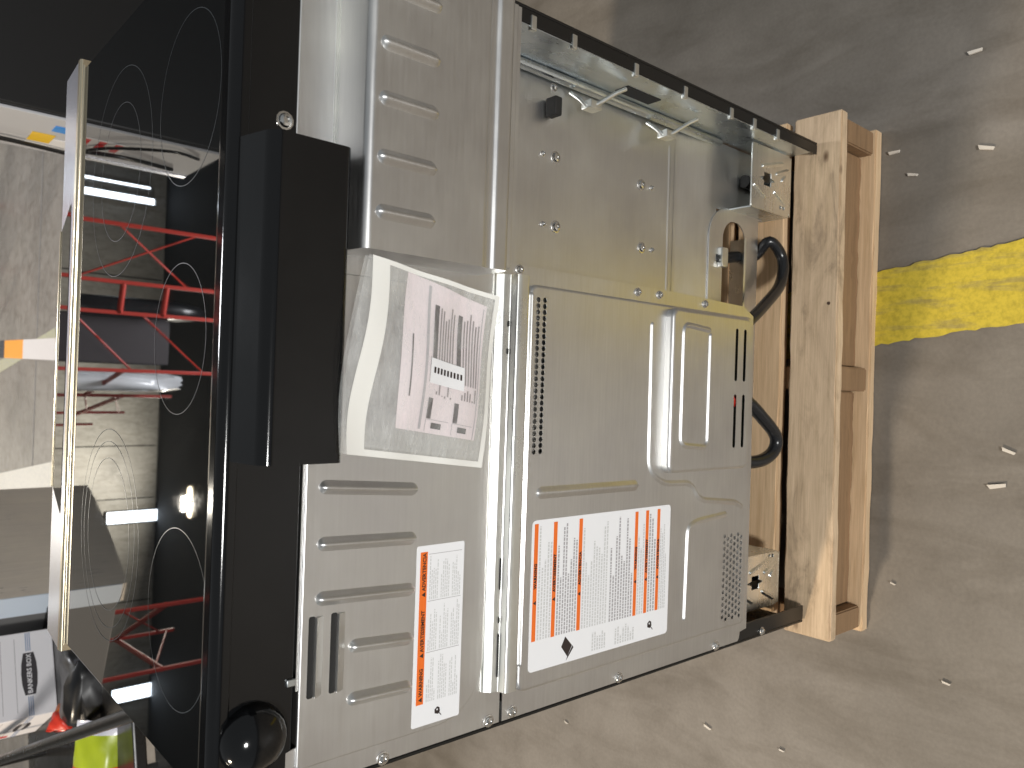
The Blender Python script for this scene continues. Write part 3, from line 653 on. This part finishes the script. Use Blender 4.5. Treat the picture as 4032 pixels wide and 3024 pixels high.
# cooktop glass, printed rings, front control panel
gl = box('cooktop_glass', -0.3785, 0.3785, 0.0285, 0.530, 1.0475, ZG, GLASS, RG, 0.0015)
def ring(x, y, r, wd=0.0007):
    n = 64; vs, fs = [], []
    for i in range(n):
        a = 2*math.pi*i/n
        for q in (r-wd/2, r+wd/2): vs.append((x+q*math.cos(a), y+q*math.sin(a), ZG+0.00025))
    for i in range(n): j = (i+1) % n; fs.append((2*i, 2*i+1, 2*j+1, 2*j))
    mesh('burner_ring', vs, fs, RING, gl)
for x, y, r in ((-.244, .115, .081), (.01, .135, .070), (.232, .13, .080), (-.205, .352, .118), (-.205, .352, .085), (.205, .352, .118), (.205, .352, .078), (-.205, .352, .104)): ring(x, y, r)
sweep_x('front_trim', [(0.5302, 1.046), (0.5302, 1.0565), (0.5345, 1.0575), (0.5345, 1.046)], -0.3795, 0.3795, STAIN, RG, 0.0008, True)
box('black_gap', -0.379, 0.379, 0.5350, 0.5400, 1.044, 1.0550, DARK, RG)
cp = sweep_x('control_panel', [(0.5560, 1.040), (0.5560, 1.0565), (0.5580, 1.0578), (0.648, 1.0530), (0.655, 1.048), (0.655, 0.99), (0.5560, 0.99)], -0.390, 0.390, BRIGHT, RG, 0.002, True)
sweep_x('panel_trim', [(0.5402, 1.042), (0.5402, 1.0570), (0.5430, 1.0590), (0.5530, 1.0590), (0.5557, 1.0570), (0.5557, 1.042)], -0.390, 0.390, STAIN, RG, 0.0012, True)
def on_panel(y): return 1.0585-(y-0.545)*(0.0055/0.103)
vs = []
for (x, y) in ((-0.215, 0.572), (0.205, 0.572), (0.175, 0.6435), (-0.185, 0.6435)):
    vs.append((x, y, on_panel(y)+0.0006))
dsp = mesh('display', vs, [(0, 1, 2, 3)], DISPLAY, cp)
box('display_rim', -0.186, 0.176, 0.6438, 0.6470, on_panel(0.6454)-.001, on_panel(0.6454)+0.0022, STAIN, cp, 0.0006)
# lower left cover
fl_ = plate('cover_flange', [(-0.3725, 0.321), (-0.369, 0.318), (-0.360, 0.316), (-0.358, 0.300), (-0.125, 0.300), (0.088, 0.306), (0.100, 0.330), (0.104, 0.50), (0.104, 0.768), (0.092, 0.772), (-0.3725, 0.760)], -0.0018, 0.0014, GALV2, RG)
holes = []
QK = (0.6116-0.0105)/0.6116
def qx(x): return CAM.x+(x-CAM.x)*QK
def qz(z): return CAM.z+(z-CAM.z)*QK
def qp(pts): return [(qx(a), qz(c)) for a, c in pts]
for i in range(26):
    for j in range(2): holes.append(circle(qx(0.0705-i*0.00655+j*0.0003), qz(0.7255-j*0.0098), 0.0030, 8))
for i in range(14):
    for j in range(6): holes.append(circle(qx(-0.221-i*0.0086-(j % 2)*0.0043), qz(0.3585-j*0.0083), 0.0028, 8))
cv = dome_plate('rear_cover', -0.345, 0.0848, 0.3170, 0.7475, 0.012, -0.0105, 0.0086, 0.0036, GALV2, fl_, holes)
CY = -0.0104
bead('top_bead', qp([(0.074, 0.7355), (-0.318, 0.7355)]), 0.0070, 0.0030, CY, GALV2, cv)
bead('pressed_rib', qp([(0.058, 0.531), (-0.122, 0.529), (-0.140, 0.500), (-0.142, 0.440), (-0.166, 0.421), (-0.175, 0.335), (-0.182, 0.320)]), 0.0090, 0.0026, CY, GALV2, cv, 0.02)
bead('pressed_rib', qp([(-0.138, 0.712), (-0.139, 0.556)]), 0.0150, 0.0030, CY, GALV2, cv)
bead('pressed_rib', qp([(-0.190, 0.360), (-0.194, 0.425), (-0.200, 0.444), (-0.318, 0.446)]), 0.0095, 0.0028, CY, GALV2, cv, 0.02)
tb = dome_plate('terminal_cover', -0.125, 0.081, 0.3385, 0.5170, 0.012, -0.0215, 0.0110, 0.0045, GALV2, cv, [rrect(x0, x1, z-.0032, z+.0032, 0.003) for x0, x1 in ((-0.006, 0.065), (-0.096, -0.024)) for z in (0.3765, 0.3565)])
bead('pressed_rib', [(0.058, 0.441), (0.062, 0.495), (-0.090, 0.495), (-0.094, 0.438), (0.050, 0.438)], 0.0085, 0.0026, -0.0214, GALV2, tb, 0.012)
box('terminal_inside', -0.118, 0.074, -0.0150, -0.0112, 0.345, 0.49, DARK, tb); tube('red_wire', [(-.02, -.018, .384), (-.03, -.018, .375), (-.04, -.018, .370)], 0.002, REDW, tb, 6)
for x, z in ((-.366, .746), (-.3675, .576), (-.3685, .375)): screw(x, z, -0.0018, 0.0052, fl_)
screw(-0.3705, 0.255, 0.0, 0.005, sl)
for x, z in ((.096, .563), (.097, .521), (.095, .424), (.099, .756)): screw(x, z, -0.0018, 0.0042, fl_)
# rating label on the cover
l2 = plate('warning_label', rrect(qx(-0.3315), qx(-0.1675), qz(0.4825), qz(0.7235), 0.005), CY-0.0004, 0.0003, WHITE, cv)
l2['label'] = 'large white warning sticker with orange bars'
L2 = CY-0.0007
for i, (z, tx) in enumerate(((.7175, 'WARNING'), (.6885, 'AVERTISSEMENT'), (.648, 'ADVERTENCIA'), (.5495, 'WARNING'), (.529, 'AVERTISSEMENT'), (.5065, 'ADVERTENCIA'))):
    plate('orange_bar', qp([(-0.2985, z-.0028), (-0.1715, z-.0028), (-0.1715, z+.0028), (-0.2985, z+.0028)]), L2, 0.0002, ORANGE, l2)
    text('label_text', tx, qx(-0.228), L2-.0001, qz(z-.0018), 0.0052, INK, l2, align='CENTER', bold=0.00022, spacing=1.1); tri(qx(-0.257), qz(z-.002), 0.0042, L2-.0002, INK, l2)
for k, (z0, z1, rows, rg) in enumerate(((.692, .7135, 5, .6), (.652, .6845, 8, .35), (.600, .644, 10, .5), (.554, .597, 9, .65), (.533, .5460, 3, .4), (.5105, .5255, 3, .3), (.489, .503, 4, .3))):
    fine_print('fine_print', qx(-0.298), qx(-0.173), qz(z0), qz(z1), rows, L2, GREYINK if k % 2 else PALEINK, l2, 50+k, rg)
plate('hazard_icon', qp([(-0.325, 0.664), (-0.3125, 0.674), (-0.302, 0.668), (-0.3135, 0.657)]), L2, 0.0002, INK, l2)
plate('icon_flame', qp([(-0.329, 0.6655), (-0.3255, 0.6640), (-0.314, 0.6560), (-0.3165, 0.6545)]), L2, 0.0002, INK, l2)
burn_icon(qx(-0.3145), qz(0.519), 0.0085, L2, l2)
fine_print('fine_print', qx(-0.327), qx(-0.304), qz(0.60), qz(0.625), 6, L2, PALEINK, l2, 71); fine_print('fine_print', qx(-0.327), qx(-0.304), qz(0.548), qz(0.585), 8, L2, PALEINK, l2, 72, 0.6)
# zinc support rail across the back
rl = sweep_x('support_rail', [(0.0, 0.7905), (-0.004, 0.7905), (-0.010, 0.7835), (-0.012, 0.7755), (-0.020, 0.7735), (-0.0215, 0.7690), (-0.0215, 0.7590), (-0.017, 0.7560), (-0.012, 0.7560), (-0.012, 0.7515), (-0.006, 0.7500), (0.0, 0.7500)], -0.335, 0.0905, ZINC, RG, 0.0016, True)
for x, l in ((0.040, .003), (0.012, .003), (-.262, .003), (-.298, .022), (-.215, .016)): plate('rail_slot', rrect(x-l, x+l, 0.7765, 0.7785, 0.0009), -0.0126, 0.0004, DARK, rl)
# power cord loops
tube('power_cord', [(0.180, 0.074, 0.300), (0.183, 0.078, 0.276), (0.194, 0.086, 0.225), (0.200, 0.080, 0.178), at(1662, 522, 0.055), at(1690, 560, 0.045), at(1686, 612, 0.036), at(1655, 655, 0.025), (0.078, 0.016, 0.300), (0.05, 0.03, 0.35)], 0.0088, RUBBER, RG, 14)
tube('power_cord', [(-0.020, 0.03, 0.36), (-0.030, 0.012, 0.305), (-0.058, 0.004, 0.262), (-0.086, 0.002, 0.228), (-0.110, 0.004, 0.235), (-0.122, 0.010, 0.275), (-0.115, 0.03, 0.34)], 0.0095, RUBBER, RG, 14)

# ------------------------------------------------------------------ literature bag hanging on the back
BAG = empty('document_bag', (0, -0.04, 0.82), 'clear plastic document bag with leaflet taped across the steel back', 'document bag')
BAG.location = (0, 0, 0)
cTR, cBR, cBL, cTL = at(797, 548, -0.056), at(1070, 642, -0.054), at(1036, 1010, -0.030), at(737, 980, -0.050)
def bagp(u, v, off=0.0):
    a = cTL.lerp(cTR, u); b = cBL.lerp(cBR, u); p = a.lerp(b, v)
    p.y += -0.006*math.sin(math.pi*u)*math.sin(math.pi*v)+0.0022*math.sin(7*u+3*v)+0.0012*math.sin(15*v-4*u)-off
    p.z += 0.009*math.sin(math.pi*u)*(1-v)
    return p
def patch(name, u0, u1, v0, v1, off, mtl, parent, n=30, m=24, f=None):
    vs, fs = [], []
    for i in range(n+1):
        for j in range(m+1):
            u = u0+(u1-u0)*i/n; v = v0+(v1-v0)*j/m
            if f: u, v = f(u, v)
            vs.append(bagp(u, v, off))
    for i in range(n):
        for j in range(m): a = i*(m+1)+j; fs.append((a, a+m+1, a+m+2, a+1)[::-1])
    return mesh(name, vs, fs, mtl, parent, True, 80)
patch('film', 0, 1, 0, 1, 0.0035, FILM, BAG)
patch('film_back', 0, 1, 0, 1, -0.003, FILM, BAG)
patch('seal_band', 0.0, 1.0, 0, 1, 0.0042, SEAL, BAG, 40, 4, lambda u, v: (u, 0.02+0.10*u*0+0.085*math.sin(math.pi*u)*u+0.115*v))
patch('edge_seal', 0.975, 1.0, 0.04, 1.0, 0.0041, SEAL, BAG, 2, 30); patch('edge_seal', 0.0, 0.035, 0.12, 1.0, 0.0041, SEAL, BAG, 2, 30); patch('edge_seal', 0.0, 1.0, 0.965, 1.0, 0.0041, SEAL, BAG, 30, 2)
PA, PB, PC, PD = (0.985, 0.30), (0.93, 0.93), (0.155, 0.92), (0.165, 0.335)
def leaf(s, t_):
    a = (PD[0]+(PA[0]-PD[0])*s, PD[1]+(PA[1]-PD[1])*s); b = (PC[0]+(PB[0]-PC[0])*s, PC[1]+(PB[1]-PC[1])*s)
    return a[0]+(b[0]-a[0])*t_, a[1]+(b[1]-a[1])*t_
lf = patch('leaflet', 0, 1, 0, 1, 0.0005, PAPER, BAG, 24, 20, leaf)
def onleaf(name, s0, s1, t0, t1, mtl, par=None, off=0.0012, n=10, m=3): return patch(name, s0, s1, t0, t1, off, mtl, par or lf, n, m, leaf)
for t0 in (0.34, 0.66): 
    onleaf('printed_bar', 0.10, 0.24, t0, t0+.055, BROWNINK); onleaf('printed_bar', 0.50, 0.86, t0, t0+.055, BROWNINK)
    for s0, s1 in ((0.27, 0.37), (0.38, 0.90)):
        for k in range(6): onleaf('printed_line', s0, s1-random.uniform(0, .12), t0+.078+k*.036, t0+.078+k*.036+.016, LEAFINK)
    onleaf('hazard_icon', 0.035, 0.075, t0+.07, t0+.19, INK); onleaf('icon_frame', 0.01, 0.095, t0-.005, t0+.002, GREYINK); onleaf('icon_frame', 0.093, 0.097, t0, t0+.27, GREYINK)
onleaf('printed_bar', 0.02, 0.97, 0.255, 0.285, GREYINK); onleaf('printed_line', 0.22, 0.62, 0.10, 0.115, BROWNINK)
onleaf('printed_line', 0.0, 0.97, 0.955, 0.965, GREYINK)
stk = onleaf('part_number_sticker', 0.335, 0.50, 0.30, 0.74, WHITE, None, 0.0042, 12, 6)
for k in range(9): onleaf('sticker_digit', 0.405, 0.445, 0.34+k*.043, 0.34+k*.043+.024, INK, stk, 0.0046, 2, 2)
